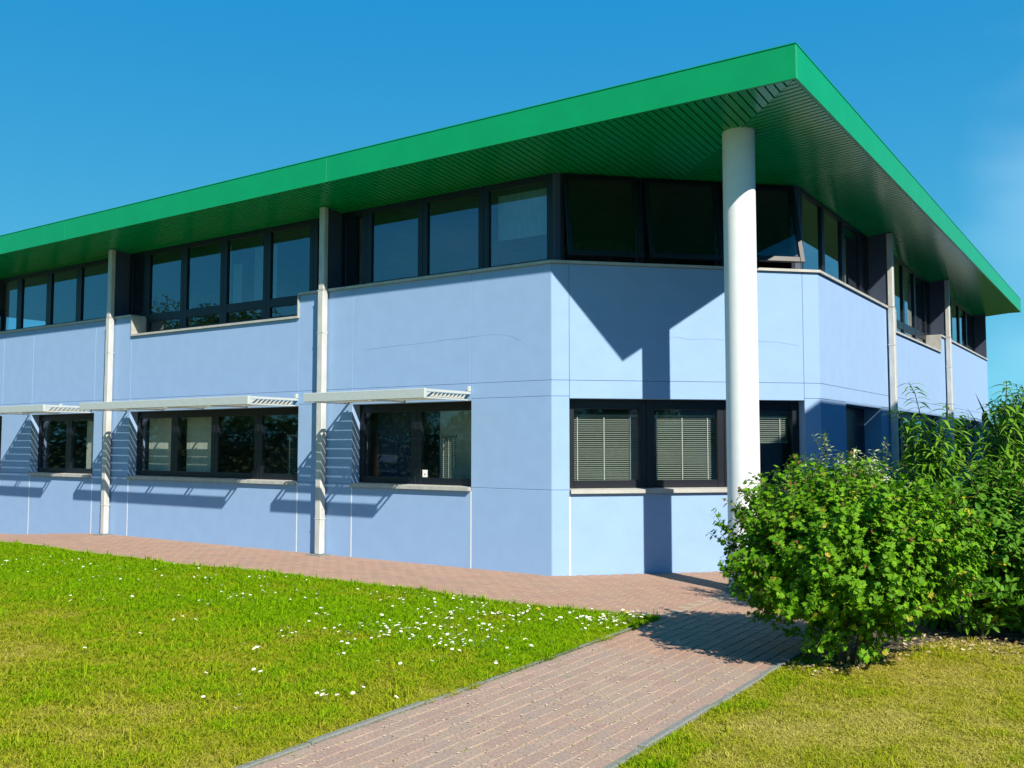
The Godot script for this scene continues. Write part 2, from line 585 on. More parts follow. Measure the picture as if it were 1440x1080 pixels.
	# --- lower windows of the chamfer
	for j in 3:
		var s0 := 0.243 + 1.11 * j
		var w := window_unit(b, FC, s0 + 0.002, s0 + 1.108, 1.112, HEAD, WL, 0.10)
		if j < 2:
			venetian(w, FC, s0 + 0.05, s0 + 1.05, 1.19, 2.09, -0.30, 40.0)
		else:
			venetian(w, FC, s0 + 0.1, s0 + 1.0, 1.72, 2.08, -0.30, 40.0)
	# --- short wall: windows and the recessed door
	for q: Array in [[4.735, 9.235, 4], [10.4, 14.9, 4]]:
		var st: float = (q[1] - q[0]) / q[2]
		for j: int in q[2]:
			window_unit(b, FR, q[0] + st * j + 0.002, q[0] + st * (j + 1) - 0.002, 1.112, HEAD, WL, 0.095)
	var door := hold("door", b)
	var dm := MB.new()
	dm.cbox(FR, 1.32, 2.25, 0.02, HEAD - 0.01, -0.30, -0.25, 0.004)
	put(dm, "door_leaf", M.doorblue, door)
	dm = MB.new()
	dm.cbox(FR, 2.26, 3.54, 0.02, HEAD - 0.01, -0.34, -0.28, 0.004)
	put(dm, "side_panel", M.dark, door)
	dm = MB.new()
	dm.tube([FR.o + FR.u * 2.13 + Vector3(-0.21, 0.8, 0), FR.o + FR.u * 2.13 + Vector3(-0.21, 1.3, 0)], [0.014, 0.014], 8, true)
	put(dm, "door_handle", M.alu, door)
	# --- upper windows
	var top := 5.40
	for q: Array in [[0.15, 1.305], [1.305, 2.43], [2.43, 3.555], [3.555, 4.10], [4.17, 4.735], [4.735, 5.86], [5.86, 6.985], [6.985, 8.11], [8.11, 9.235], [9.235, 9.78], [9.85, 10.4], [10.4, 11.525], [11.525, 12.65], [12.65, 13.83], [13.83, 15.0], [15.0, 16.2], [16.2, 17.4], [17.4, 18.6], [18.6, 20.0]]:
		var low: bool = q[0] > 4.7 and q[1] < 9.3
		var w := window_unit(b, FL, q[0] + 0.002, q[1] - 0.002, (STEP if low else COP) + 0.001, top, GL, 0.09, 4.07 if low else 0.0)
		if q[0] == 0.15:
			drop_blind(w, FL, 0.26, 1.2, 4.62, 5.25, -0.5, M.cloth)
		elif is_equal_approx(q[0], 6.985):
			drop_blind(w, FL, 7.05, 7.25, 4.1, 5.25, -0.5, M.cloth)
			drop_blind(w, FL, 7.6, 7.85, 4.3, 5.1, -1.2, M.cloth)
		elif is_equal_approx(q[0], 5.86):
			drop_blind(w, FL, 6.3, 6.9, 4.3, 5.25, -0.9, M.cloth)
	for q: Array in [[0.20, 1.305], [1.305, 2.43], [2.43, 3.555], [3.555, 4.10], [4.17, 4.735], [4.735, 5.86], [5.86, 6.985], [6.985, 8.11], [8.11, 9.235], [9.235, 9.78], [9.85, 10.4], [10.4, 11.525], [11.525, 12.65], [12.65, 13.83], [13.83, 15.0], [15.0, 16.5]]:
		var low: bool = q[0] > 4.7 and q[1] < 9.3
		window_unit(b, FR, q[0] + 0.002, q[1] - 0.002, (STEP if low else COP) + 0.001, top, GL, 0.07, 4.07 if low else 0.0)
	var gl := CH / S
	open_sash(b, FC, 0.20, 1.31, COP + 0.001, top, GL, 13.0)
	open_sash(b, FC, 1.33, 2.47, COP + 0.001, top, GL, 13.0)
	open_sash(b, FC, 2.49, gl - 0.20, COP + 0.001, top, GL, 15.0)
	for q: Array in [[FL, 0.147, FC, 0.197, Vector2.ZERO, Vector2(k, 1)], [FC, gl - 0.197, FR, 0.197, p1, Vector2(1, k)]]:
		var m := MB.new()
		var oc: Vector2 = q[4] + q[5] * GL
		var ic: Vector2 = q[4] + q[5] * (GL - 0.07)
		m.prism(PackedVector2Array([plan(q[0], q[1], GL), oc, plan(q[2], q[3], GL), plan(q[2], q[3], GL - 0.07), ic, plan(q[0], q[1], GL - 0.07)]), COP + 0.001, top)
		put(m, "corner_mullion", M.fin, b)
	for s in [4.135, 9.815, 15.2]:
		downpipe(b, FL, s)
	for s in [4.135, 9.815]:
		downpipe(b, FR, s)
	# end fin on the short wall
	var ef := MB.new()
	ef.cbox(FR, 16.52, 16.6, COP + 0.002, 5.42, -0.4, 0.0, 0.003)
	put(ef, "end_fin", M.fin, b)
	# --- shell that closes the rooms
	var inner := PackedVector2Array([Vector2(-19.9, -0.36), plan(FL, 0.15, -0.36), plan(FR, 0.15, -0.36), Vector2(CH - 0.36, -19.2), Vector2(-5, -19.2), Vector2(-5, -8), Vector2(-19.9, -8)])
	var sl := MB.new()
	sl.prism(inner, -0.1, 0.04)
	put(sl, "floor_slab", M.carpet, b)
	sl = MB.new()
	sl.prism(inner, 2.38, 2.62)
	put(sl, "floor_slab", M.inside, b)
	sl = MB.new()
	sl.prism(inner, 5.42, 5.50)
	put(sl, "ceiling", M.inside, b)
	for q: Array in [[Vector3(-20.2, -0.5, -8.2), Vector3(-5.0, 5.61, -8.0)], [Vector3(-5.2, -0.5, -19.4), Vector3(-5.0, 5.61, -8.2)], [Vector3(-5.0, -0.5, -19.4), Vector3(CH - 0.35, 5.61, -19.2)], [Vector3(-20.2, -0.5, -8.0), Vector3(-20.0, 4.2, -0.36)], [Vector3(-20.2, 5.35, -8.0), Vector3(-20.0, 5.61, -0.36)], [Vector3(-20.2, 4.2, -8.0), Vector3(-20.0, 5.35, -4.45)],
		[Vector3(-20.0, 0.04, -4.6), Vector3(-1.5, 2.38, -4.5)], [Vector3(-20.0, 2.62, -4.6), Vector3(-1.5, 5.42, -4.5)], [Vector3(-1.6, 0.04, -19.2), Vector3(-1.5, 2.38, -4.6)], [Vector3(-1.6, 2.62, -19.2), Vector3(-1.5, 5.42, -4.6)]]:
		var w := MB.new()
		w.box(q[0], q[1])
		put(w, "inner_wall", M.inside, b)
	var fe := frame(Vector3(-20.06, 0, -0.40), Vector3.FORWARD, Vector3.LEFT)      # end wall windows
	for e in 3:
		window_unit(b, fe, 1.35 * e + 0.002, 1.35 * (e + 1) - 0.002, 4.2, 5.35, 0.0, 0.07)
	build_column(b)
	build_roof(b)
	# a small notice stuck inside the window
	var nt := hold("window_notice", self, FL.o + FL.u * 2.265 + Vector3(0, 1.215, WL - 0.012))
	var card := MB.new()
	card.box(Vector3(-0.045, 0, -0.001), Vector3(0.045, 0.105, 0.001))
	put(card, "card", M.white, nt)
	card = MB.new()
	card.box(Vector3(-0.012, 0.03, 0.001), Vector3(0.012, 0.052, 0.0015))
	put(card, "printed_mark", M.red, nt)
	tag(nt, "small white card stuck in the corner of a dark ground-floor window", "notice")


func build_column(b: Node3D) -> void:
	var n := hold("column", b)
	tag(n, "tall round white column carrying the roof corner")
	var at := Vector3(2.51, 0, -0.19)
	var m := MB.new()
	m.tube([at + Vector3(0, -0.1, 0), at + Vector3(0, 2.7, 0), at + Vector3(0, 5.43, 0)], [0.188, 0.188, 0.188], 64)
	put(m, "shaft", M.column, n)
	m = MB.new()
	m.tube([at + Vector3(0, -0.05, 0), at + Vector3(0, 0.03, 0), at + Vector3(0, 0.035, 0)], [0.25, 0.25, 0.19], 40)
	put(m, "collar", M.kerb, n)


func soffit_y(e: float) -> float:   # height by distance in from the roof edge
	return FB + 0.004 - 0.1 * clampf(e / 1.17, 0.0, 1.2)


func build_roof(b: Node3D) -> void:
	var r := hold("roof", b)
	var x := RX
	var k := 0
	while x > -21.0:   # fascia over the long wall
		var a := maxf(x - 6.8, -21.0)
		var m := MB.new()
		m.cbox(frame(Vector3.ZERO, Vector3.RIGHT, Vector3.BACK), a + (0.0003 if a > -21 else 0.0), x - (0.0 if k == 0 else 0.0003), FB, FT, RZ - 0.035, RZ, 0.0025)
		put(m, "fascia_panel", M.green, r)
		x = a
		k += 1
	var z := RZ - 0.036
	while z > -19.86:
		var a := maxf(z - 6.8, -19.86)
		var m := MB.new()
		m.cbox(frame(Vector3.ZERO, Vector3.RIGHT, Vector3.BACK), RX - 0.035, RX, FB, FT, a + 0.0003, z - 0.0003, 0.0025)
		put(m, "fascia_panel", M.green, r)
		z = a
	var e := MB.new()
	e.box(Vector3(-7.0, FB, -19.9), Vector3(RX, FT, -19.862))
	put(e, "fascia_panel", M.green, r)
	# edge flashing on top and the deck
	var fl := MB.new()
	fl.box(Vector3(-21.0, FT + 0.001, RZ - 0.12), Vector3(RX + 0.006, FT + 0.012, RZ + 0.006))
	fl.box(Vector3(RX - 0.12, FT + 0.001, -19.9), Vector3(RX + 0.006, FT + 0.012, RZ - 0.121))
	put(fl, "edge_flashing", M.green, r)
	var dk := MB.new()
	dk.prism(PackedVector2Array([Vector2(-21, RZ - 0.04), Vector2(RX - 0.04, RZ - 0.04), Vector2(RX - 0.04, -19.85), Vector2(-7, -19.85), Vector2(-7, -9), Vector2(-21, -9)]), 5.62, FT - 0.01)
	put(dk, "roof_deck", M.kerb, r)
	# soffit boards, mitred on the diagonal from the roof corner
	var p := 0.1
	var mass := MB.new()
	var i := 0
	var done := 0
	while RX - 0.04 - p * (i + 1) > -20.9:
		var xa := RX - 0.038 - p * (i + 1)
		var xb := xa + p - 0.020
		var m := mass
		if i < 150:
			m = MB.new()
		_board(m, true, xa, xb)
		if i < 150:
			put(m, "soffit_board", M.board, r)
			done += 1
		i += 1
	i = 0
	while RZ - 0.04 - p * (i + 1) > -19.8:
		var za := RZ - 0.038 - p * (i + 1)
		var zb := za + p - 0.026
		var m := mass
		if i < 140:
			m = MB.new()
		_board(m, false, za, zb)
		if i < 140:
			put(m, "soffit_board", M.board, r)
		i += 1
	var o := put(mass, "soffit_boards", M.board, r)
	tag(o, "", "", "", "stuff")


func _board(m: MB, long_wall: bool, a: float, c: float) -> void:
	# a, c: the two long edges of the board; it runs from the fascia in to the wall or the mitre
	var pts := []
	for q: float in [a, c]:
		var out: float
		var into: float
		if long_wall:
			out = RZ - 0.037
			into = -0.40
			if q > -0.2:
				into = maxf(RZ - (RX - q) + 0.004, -q - 0.55)
			if q < 1.05 and q > -0.2:
				into = -q - 0.55
			into = minf(into, out - 0.002)
		else:
			out = RX - 0.037
			into = CH - 0.40
			var mit := RX - (RZ - q) + 0.004
			if q > -CH:
				into = minf(maxf(mit, -q - 0.55), out - 0.002)
				if mit < -q - 0.55:
					into = -q - 0.55
		for d: float in [out, into]:
			var edge := (RZ - d) if long_wall else (RX - d)
			var y := soffit_y(edge)
			pts.append(Vector3(q, y, d) if long_wall else Vector3(d, y, q))
	# order: i along width, j thickness, k length
	var h := []
	for idx in 8:
		var base: Vector3 = pts[(2 if idx & 1 else 0) + (1 if idx & 4 else 0)]
		h.append(base + Vector3(0, (0.03 if idx & 2 else 0.0), 0))
	m.hexa(h)


func build_neighbour() -> void:
	# the wing across the court, beyond the picture: its shadow lies on the foot of the short wall
	var b := hold("neighbouring_building", self, Vector3(8.0, 0, 0))
	tag(b, "blue office wing standing across the paved court from the short wall", "building")
	var h := 2.33 + 0.935 * (8.0 - CH)
	var m := MB.new()
	m.box(Vector3(0, -0.5, -17), Vector3(8, h - 0.3, 1.6))
	put(m, "wall", M.wall, b)
	m = MB.new()
	m.box(Vector3(0, h - 0.299, -17.1), Vector3(8.3, h, 1.6))
	put(m, "roof", M.green, b)
	for y: float in [1.0, 4.2]:
		for k in 6:
			var w := MB.new()
			w.box(Vector3(-0.03, y, -2.4 - 2.6 * k), Vector3(0.05, y + 1.3, -0.6 - 2.6 * k))
			var o := put(w, "window", M.dark, b)
			w = MB.new()
			w.quad(Vector3(-0.034, y + 0.07, -2.33 - 2.6 * k), Vector3(-0.034, y + 0.07, -0.67 - 2.6 * k), Vector3(-0.034, y + 1.23, -0.67 - 2.6 * k), Vector3(-0.034, y + 1.23, -2.33 - 2.6 * k), Vector3.LEFT)
			put(w, "pane", M.glass, o)


# ---------------------------------------------------------------- ground, paving
func strip_sheet(x0: float, x1: float, z0: Callable, z1: Callable, dy: float, step := 0.5) -> MB:
	var m := MB.new()
	var x := x0
	while x < x1 - 1e-4:
		var e := minf(x + step, x1)
		m.quad(Vector3(x, gh(x) + dy, z0.call(x)), Vector3(e, gh(e) + dy, z0.call(e)), Vector3(e, gh(e) + dy, z1.call(e)), Vector3(x, gh(x) + dy, z1.call(x)), Vector3.UP)
		x = e
	return m


func build_ground() -> void:
	var g := MB.new()
	var xs := [-400.0, -14.0, -13.2, -12.4, -11.6, -10.8, -10.0, -9.5, 400.0]
	for i in xs.size() - 1:
		var a: float = xs[i]
		var c: float = xs[i + 1]
		g.quad(Vector3(a, gh(a) - 0.03, -400), Vector3(c, gh(c) - 0.03, -400), Vector3(c, gh(c) - 0.03, 400), Vector3(a, gh(a) - 0.03, 400), Vector3.UP)
	tag(put(g, "ground", M.ground), "grassy ground reaching from the office to the horizon", "ground", "", "structure")
	# paving: a sand bed and the pavers on it
	var pv := hold("paving")
	tag(pv, "reddish brick paving of the garden path and apron round the office", "paving", "", "structure")
	var sand := strip_sheet(-20.0, 2.44, func(_x: float) -> float: return -0.34, lawn_edge, -0.006)
	sand.quad(Vector3(2.44, -0.006, -20), Vector3(8.0, -0.006, -20), Vector3(8.0, -0.006, 0.5), Vector3(2.44, -0.006, 0.5), Vector3.UP)
	sand.quad(Vector3(2.44, -0.006, 0.5), Vector3(3.98, -0.006, 0.5), Vector3(3.98, -0.006, 10.5), Vector3(2.44, -0.006, 10.5), Vector3.UP)
	put(sand, "sand_bed", M.sand, pv)
	var pm := MB.new()
	pm.cbox(frame(Vector3.ZERO, Vector3.RIGHT, Vector3.BACK), -0.0525, 0.0525, -0.05, 0.0, -0.1068, 0.1068, 0.005)
	var meshes := []
	for m: Material in M.pavers:
		meshes.append(pm.mesh(m))
	var mass := MB.new()
	var cols := []
	for q: Array in PAVE:
		cols.append(Color(q[0] * 1.05, q[1] * 0.95, q[2] * 0.90))
	rng.seed = 404
	var r := 0
	var x := 2.44 + 0.056
	while x < 3.96:      # the path, laid in rows that run along it
		var z := 7.75 + (0.11 if r % 2 else 0.0)
		while z > 0.55:
			var at := Vector3(x + rng.randf_range(-0.003, 0.003), rng.randf_range(-0.002, 0.0025), z + rng.randf_range(-0.004, 0.004))
			var turn := rng.randf_range(-0.014, 0.014)
			var tilt := rng.randf_range(-0.008, 0.008)
			var k := rng.randi_range(0, 4)
			if z > 3.25:
				var o := MeshInstance3D.new()
				o.mesh = meshes[k]
				o.name = "paver"
				o.position = at
				o.rotation = Vector3(tilt, turn, -tilt)
				pv.add_child(o, true)
			else:
				mass.col = cols[k]
				mass.cbox(frame(at, Vector3(cos(turn), 0, -sin(turn)), Vector3(sin(turn), 0, cos(turn))), -0.0515, 0.0515, -0.03, 0.0, -0.1065, 0.1065, 0.004)
			z -= 0.22
		x += 0.1105
		r += 1
	r = 0
	var zz := -0.04
	while zz < 2.2:      # the apron along the long wall, rows along the wall
		x = 2.42 - 0.11 - (0.11 if r % 2 else 0.0)
		while x > -17.0:
			var ok := zz < lawn_edge(x) - 0.06
			if ok and x > -0.2:
				ok = zz > -x + 0.1 - 0.14
			if ok:
				_flat_paver(mass, cols, x, zz, true)
			x -= 0.22
		zz += 0.1105
		r += 1
	r = 0
	zz = 0.44
	while zz > -9.0:     # the court beside the short wall and in front of the chamfer
		x = 2.44 + 0.11 + (0.11 if r % 2 else 0.0)
		while x < 7.9:
			if zz > -CH or x > CH:
				_flat_paver(mass, cols, x, zz, true)
			x += 0.22
		x = 2.44 - 0.11 + (0.11 if r % 2 else 0.0)
		if zz < -0.05:
			while x > -zz - 0.05 and x > 0:
				_flat_paver(mass, cols, x, zz, true)
				x -= 0.22
		zz -= 0.1105
		r += 1
	var o2 := put(mass, "pavers", M.paver_mass, pv, true)
	tag(o2, "", "", "", "stuff")
	# edging stones on both sides of the path
	var ed := hold("path_edging")
	tag(ed, "grey concrete edging stones along both sides of the brick path", "edging", "", "structure")
	for side: float in [2.415, 4.005]:
		var z := 10.5
		while z > (1.95 if side < 3.0 else 0.6):
			var m := MB.new()
			m.cbox(frame(Vector3(side + rng.randf_range(-0.006, 0.006), rng.randf_range(-0.006, 0.006), 0), Vector3.RIGHT, Vector3.BACK), -0.024, 0.024, -0.12, 0.012, z - 0.996, z - 0.002, 0.006)
			put(m, "edging_stone", M.kerb, ed)
			z -= 1.0
	# planting bed
	var bed := MB.new()
	var bx := 4.04
	while bx < 10.0:
		bed.quad(Vector3(bx, -0.018, 0.52), Vector3(bx + 0.5, -0.018, 0.52), Vector3(bx + 0.5, -0.018, bed_edge(bx + 0.5)), Vector3(bx, -0.018, bed_edge(bx)), Vector3.UP)
		bx += 0.5
	tag(put(bed, "planting_bed", M.soil), "bare soil bed beneath the shrubs", "bed", "", "structure")


func bed_edge(x: float) -> float:
	return 3.0 - 1.4 * smoothstep(4.35, 5.0, x)


func _flat_paver(mass: MB, cols: Array, x: float, z: float, along_x: bool) -> void:
	mass.col = cols[rng.randi_range(0, 4)]
	var y := gh(x) + rng.randf_range(-0.003, 0.0)
	var u := Vector3.RIGHT if along_x else Vector3.BACK
	var n := Vector3.BACK if along_x else Vector3.LEFT
	mass.cbox(frame(Vector3(x, y, z), u, n), -0.1065, 0.1065, -0.03, 0.0, -0.0515, 0.0515, 0.004)


# ---------------------------------------------------------------- plants
func scatter(called: String, parent: Node, mesh: Mesh, xf: Array, cols: Array) -> MultiMeshInstance3D:
	var mm := MultiMesh.new()
	mm.transform_format = MultiMesh.TRANSFORM_3D
	mm.use_colors = true
	mm.mesh = mesh
	mm.instance_count = xf.size()
	for i in xf.size():
		mm.set_instance_transform(i, xf[i])
		mm.set_instance_color(i, cols[i])
	var o := MultiMeshInstance3D.new()
	o.multimesh = mm
	o.name = numbered(called) if parent == self else called
	parent.add_child(o, true)
	return o


func mix3(a: Color, b: Color, t: float) -> Color:
	return Color(lerpf(a.r, b.r, t), lerpf(a.g, b.g, t), lerpf(a.b, b.b, t))


func tuft(blades: int, sd: int) -> ArrayMesh:
	rng.seed = sd
	var m := MB.new()
	for k in blades:
		var a := rng.randf() * TAU
		var d := Vector3(cos(a), 0, sin(a))
		var s := Vector3(-d.z, 0, d.x)
		var h := rng.randf_range(0.6, 1.0)
		var lean := rng.randf_range(0.3, 1.05)
		var w := rng.randf_range(0.03, 0.05)
		var p0 := Vector3(rng.randf_range(-0.25, 0.25), 0, rng.randf_range(-0.25, 0.25))
		var p1 := p0 + d * lean * 0.3 * h + Vector3.UP * h * 0.6
		var p2 := p0 + d * lean * h + Vector3.UP * h * (1.0 - 0.35 * lean)
		var n1 := (Vector3.UP * 0.85 - d * 0.35).normalized()
		m.tri3(p0 - s * w, p0 + s * w, p1 + s * w * 0.8, n1, n1, n1)
		m.tri3(p0 - s * w, p1 + s * w * 0.8, p1 - s * w * 0.8, n1, n1, n1)
		m.tri3(p1 - s * w * 0.8, p1 + s * w * 0.8, p2, n1, n1, n1)
	return m.mesh(M.grass)


func build_grass() -> void:
	var no := FastNoiseLite.new()
	no.seed = 5
	no.frequency = 0.55
	no.fractal_octaves = 3
	var n2 := FastNoiseLite.new()
	n2.seed = 9
	n2.frequency = 2.6
	var lush := Color(0.255, 0.445, 0.003)
	var deep := Color(0.15, 0.31, 0.003)
	var straw := Color(0.58, 0.475, 0.125)
	var olive := Color(0.385, 0.385, 0.018)
	for side in 2:
		var xf := []
		var cl := []
		rng.seed = 77 + side
		var tries := 340000 if side == 0 else 80000
		for i in tries:
			var x: float
			var z: float
			if side == 0:
				z = 1.86 + 7.2 * rng.randf()
				x = 2.40 + rng.randf() * maxf(0.015, 0.13 * n2.get_noise_2d(3.0, z * 0.8)) - 17.5 * pow(rng.randf(), 1.55)
				if z < lawn_edge(x) - 0.03 + rng.randf() * 0.06:
					continue
				var far := 7.7 + (x - 1.38) * 0.514 + 1.3      # beyond this line the lawn goes on as bare sheet
				if z > far:
					continue
			else:
				z = 1.2 + 6.7 * rng.randf()
				x = 4.02 - rng.randf() * maxf(0.012, 0.14 * n2.get_noise_2d(9.0, z * 0.8)) + 3.6 * rng.randf()
				if z < bed_edge(x) - 0.45 + rng.randf() * 0.7:
					continue
				if x > 6.9 and rng.randf() < 0.5:
					continue
			var dist := Vector2(x - 6.4, z - 10.3).length()
			var dry: float
			if side == 0:
				dry = clampf((z - 3.7 - 0.03 * minf(x, 0.0)) / 2.4, 0.0, 1.0) * 0.52 + 0.02 + no.get_noise_2d(x, z) * 0.45 + n2.get_noise_2d(x, z) * 0.35
				if x > 2.15:
					dry += 0.12
			else:
				dry = 0.84 + no.get_noise_2d(x * 1.3, z * 1.3) * 0.55 + n2.get_noise_2d(x, z) * 0.35
				if x < 4.3:
					dry -= 0.34
			dry = clampf(dry + rng.randf_range(-0.28, 0.28), 0.0, 1.0)
			var h := lerpf(0.08, 0.045, dry) * rng.randf_range(0.7, 1.25)
			if side == 1:
				h *= 0.8
			if rng.randf() < 0.006 or (z < lawn_edge(x) + 0.12 and rng.randf() < 0.05):      # a clump the mower missed
				h *= rng.randf_range(1.5, 2.1)
			var wide := 0.045 + 0.005 * dist
			var bs := Basis(Vector3.UP, rng.randf() * TAU) * Basis.from_scale(Vector3(wide, h, wide))
			xf.append(Transform3D(bs, Vector3(x, gh(x) - 0.03, z)))
			var g := mix3(lush, deep, clampf(0.35 + n2.get_noise_2d(x * 2.0 + 40, z * 2.0) * 0.9 + rng.randf_range(-0.25, 0.25), 0, 1))
			var k := g
			if dry < 0.5:
				k = mix3(g, olive, dry * 2.0)
			else:
				k = mix3(olive, straw, (dry - 0.5) * 1.7)
			var f := rng.randf_range(0.7, 1.2)
			cl.append(Color(k.r * f, k.g * f, k.b * f))
		var o := scatter("lawn_grass", self, tuft(7, 15), xf, cl)
		tag(o, "green lawn thinning to dry yellow grass beside the brick path" if side == 0 else "short dry yellowish grass in front of the shrub bed", "grass", "", "stuff")


func build_daisies() -> void:
	var m := MB.new()
	m.col = Color(0.10, 0.2, 0.02)
	m.tube([Vector3(0, -0.03, 0), Vector3(0.003, 0.03, 0.002), Vector3(0, 0.075, 0)], [0.0018, 0.0016, 0.0014], 3)
	m.col = Color(0.82, 0.82, 0.78)
	for k in 11:
		var a := TAU * k / 11.0
		var d := Vector3(cos(a), 0, sin(a))
		var s := Vector3(-d.z, 0, d.x)
		var c := Vector3(0, 0.076, 0)
		m.quad(c + d * 0.004 - s * 0.002, c + d * 0.014 - s * 0.0042 + Vector3.UP * 0.004, c + d * 0.0175 + Vector3.UP * 0.0045, c + d * 0.014 + s * 0.0042 + Vector3.UP * 0.004, Vector3.UP)
	m.col = Color(0.75, 0.45, 0.02)
	for k in 6:
		var a := TAU * k / 6.0
		var b := TAU * (k + 1) / 6.0
		m.tri(Vector3(0, 0.082, 0), Vector3(cos(a) * 0.005, 0.0775, sin(a) * 0.005), Vector3(cos(b) * 0.005, 0.0775, sin(b) * 0.005), Vector3.UP)
	var mesh := m.mesh(M.petal, true)
	rng.seed = 2024
	var spots := [[0.83, 3.95, 0.45, 22], [1.33, 3.9, 0.5, 22], [1.05, 3.09, 0.5, 16], [0.97, 2.59, 0.5, 12], [-0.07, 2.64, 0.5, 10], [0.32, 4.45, 0.4, 8], [0.8, 3.09, 0.4, 12], [2.2, 2.45, 0.3, 13], [2.2, 2.15, 0.2, 10], [2.1, 2.75, 0.35, 8], [1.07, 4.72, 0.35, 6], [1.9, 3.82, 0.45, 8], [1.62, 2.56, 0.5, 8], [1.72, 4.05, 0.4, 8], [-0.06, 3.73, 0.5, 6], [-1.52, 3.19, 0.5, 6], [-2.72, 2.73, 0.6, 6], [-1.89, 3.74, 0.4, 6], [-1.63, 3.44, 0.4, 5], [-3.71, 3.42, 0.7, 6], [-5.16, 3.27, 0.8, 5], [-6.2, 3.3, 0.9, 6], [-6.41, 3.05, 0.8, 3], [-1.25, 4.78, 0.3, 4], [-2.89, 4.4, 0.4, 4], [-0.59, 6.0, 0.1, 1], [-0.84, 5.3, 0.15, 3], [0.37, 4.99, 0.3, 5], [1.91, 5.89, 0.12, 5], [1.92, 5.67, 0.25, 4], [0.98, 5.85, 0.4, 4], [2.3, 5.67, 0.05, 1], [2.3, 4.49, 0.05, 1], [-0.76, 2.5, 0.5, 6], [0.57, 2.3, 0.5, 6], [1.79, 2.35, 0.45, 5], [-2.16, 2.45, 0.5, 4], [-4.25, 2.35, 0.6, 5], [1.51, 6.4, 0.3, 2], [1.74, 6.31, 0.3, 2], [1.87, 4.91, 0.4, 5], [2.2, 2.1, 0.2, 5]]
	for q: Array in spots:
		for k: int in q[3]:
			var a := rng.randf() * TAU
			var r: float = q[2] * sqrt(rng.randf())
			var x: float = minf(q[0] + cos(a) * r, 2.36)
			var z: float = maxf(q[1] + sin(a) * r * 0.8, lawn_edge(x) + 0.05)
			var o := MeshInstance3D.new()
			o.mesh = mesh
			o.name = numbered("daisy")
			add_child(o)
			o.position = Vector3(x, gh(x) + rng.randf_range(-0.012, 0.012), z)
			o.rotation = Vector3(rng.randf_range(0.1, 0.5), rng.randf() * TAU, rng.randf_range(-0.2, 0.2))
			o.scale = Vector3.ONE * rng.randf_range(0.75, 1.0)
			tag(o, "small white daisy with yellow eye growing in the lawn", "daisy", "daisies in the lawn")
	var xf := []
	var cl := []
	for q: Array in spots:
		if q[1] > 4.6:
			continue
		for k: int in int(q[3] * 1.3):
			var a := rng.randf() * TAU
			var r: float = q[2] * 1.25 * sqrt(rng.randf())
			var x: float = minf(q[0] + cos(a) * r, 2.36)
			var z: float = maxf(q[1] + sin(a) * r * 0.8, lawn_edge(x) + 0.05)
			var b := Basis.from_euler(Vector3(rng.randf_range(0.1, 0.5), rng.randf() * TAU, rng.randf_range(-0.2, 0.2))) * Basis.from_scale(Vector3.ONE * rng.randf_range(0.55, 0.8))
			xf.append(Transform3D(b, Vector3(x, gh(x) + 0.006, z)))
			cl.append(Color.WHITE)
	tag(scatter("small_daisies", self, mesh, xf, cl), "scattering of tiny white daisies all through the green lawn", "daisies", "", "stuff")
	var y := MB.new()
	y.col = Color(0.10, 0.2, 0.02)
	y.tube([Vector3(0, -0.03, 0), Vector3(0, 0.1, 0)], [0.003, 0.002], 4)
	y.col = Color(0.80, 0.58, 0.01)
	for ring in 3:
		for k in 12:
			var a := TAU * (k + 0.5 * ring) / 12.0
			var d := Vector3(cos(a), 0, sin(a))
			var s := Vector3(-d.z, 0, d.x)
			var c := Vector3(0, 0.1 + 0.003 * ring, 0)
			y.quad(c, c + d * (0.018 - 0.005 * ring) - s * 0.004 + Vector3.UP * 0.004 * ring, c + d * (0.021 - 0.005 * ring) + Vector3.UP * 0.005, c + d * (0.018 - 0.005 * ring) + s * 0.004 + Vector3.UP * 0.004 * ring, Vector3.UP)
	var ym := y.mesh(M.petal, true)
	for q: Array in [[2.15, 2.12], [1.35, 2.45], [-2.95, 2.2]]:
		var o := MeshInstance3D.new()
		o.mesh = ym
		o.name = numbered("dandelion")
		add_child(o)
		o.position = Vector3(q[0], gh(q[0]), q[1])
		o.rotation = Vector3(0.25, q[0], 0.1)
		o.scale = Vector3.ONE * 0.75
		tag(o, "single yellow dandelion flower standing in the lawn", "dandelion", "dandelions in the lawn")


func leaf_lobed() -> ArrayMesh:
	var m := MB.new()
	var out := [[0.0, 0.0], [0.30, 0.05], [0.48, 0.32], [0.27, 0.38], [0.40, 0.70], [0.17, 0.66], [0.0, 1.0]]
	for side: float in [-1.0, 1.0]:
		var mid := Vector3(0, 0.0, 0.45)
		for i in out.size() - 1:
			var a := Vector3(side * out[i][0], 0.10 * out[i][0], out[i][1])
			var b := Vector3(side * out[i + 1][0], 0.10 * out[i + 1][0] - 0.10 * out[i + 1][1] * out[i + 1][1], out[i + 1][1])
			m.tri(mid, a, b, Vector3.UP)
	return m.mesh(M.leaf)


func leaf_long(width: float, droop: float) -> ArrayMesh:
	var m := MB.new()
	var n := 5
	var prev := []
	for i in n + 1:
		var t := float(i) / n
		var w := width * sin(PI * pow(t, 0.8) * 0.97 + 0.05)
		var c := Vector3(0, -droop * t * t, t * (1.0 - 0.25 * droop * t))
		var row := [c + Vector3(-w, 0.25 * w, 0), c, c + Vector3(w, 0.25 * w, 0)]
		if i > 0:
			for k in 2:
				m.quad(prev[k], prev[k + 1], row[k + 1], row[k], Vector3.UP)
		prev = row
	return m.mesh(M.leaf)


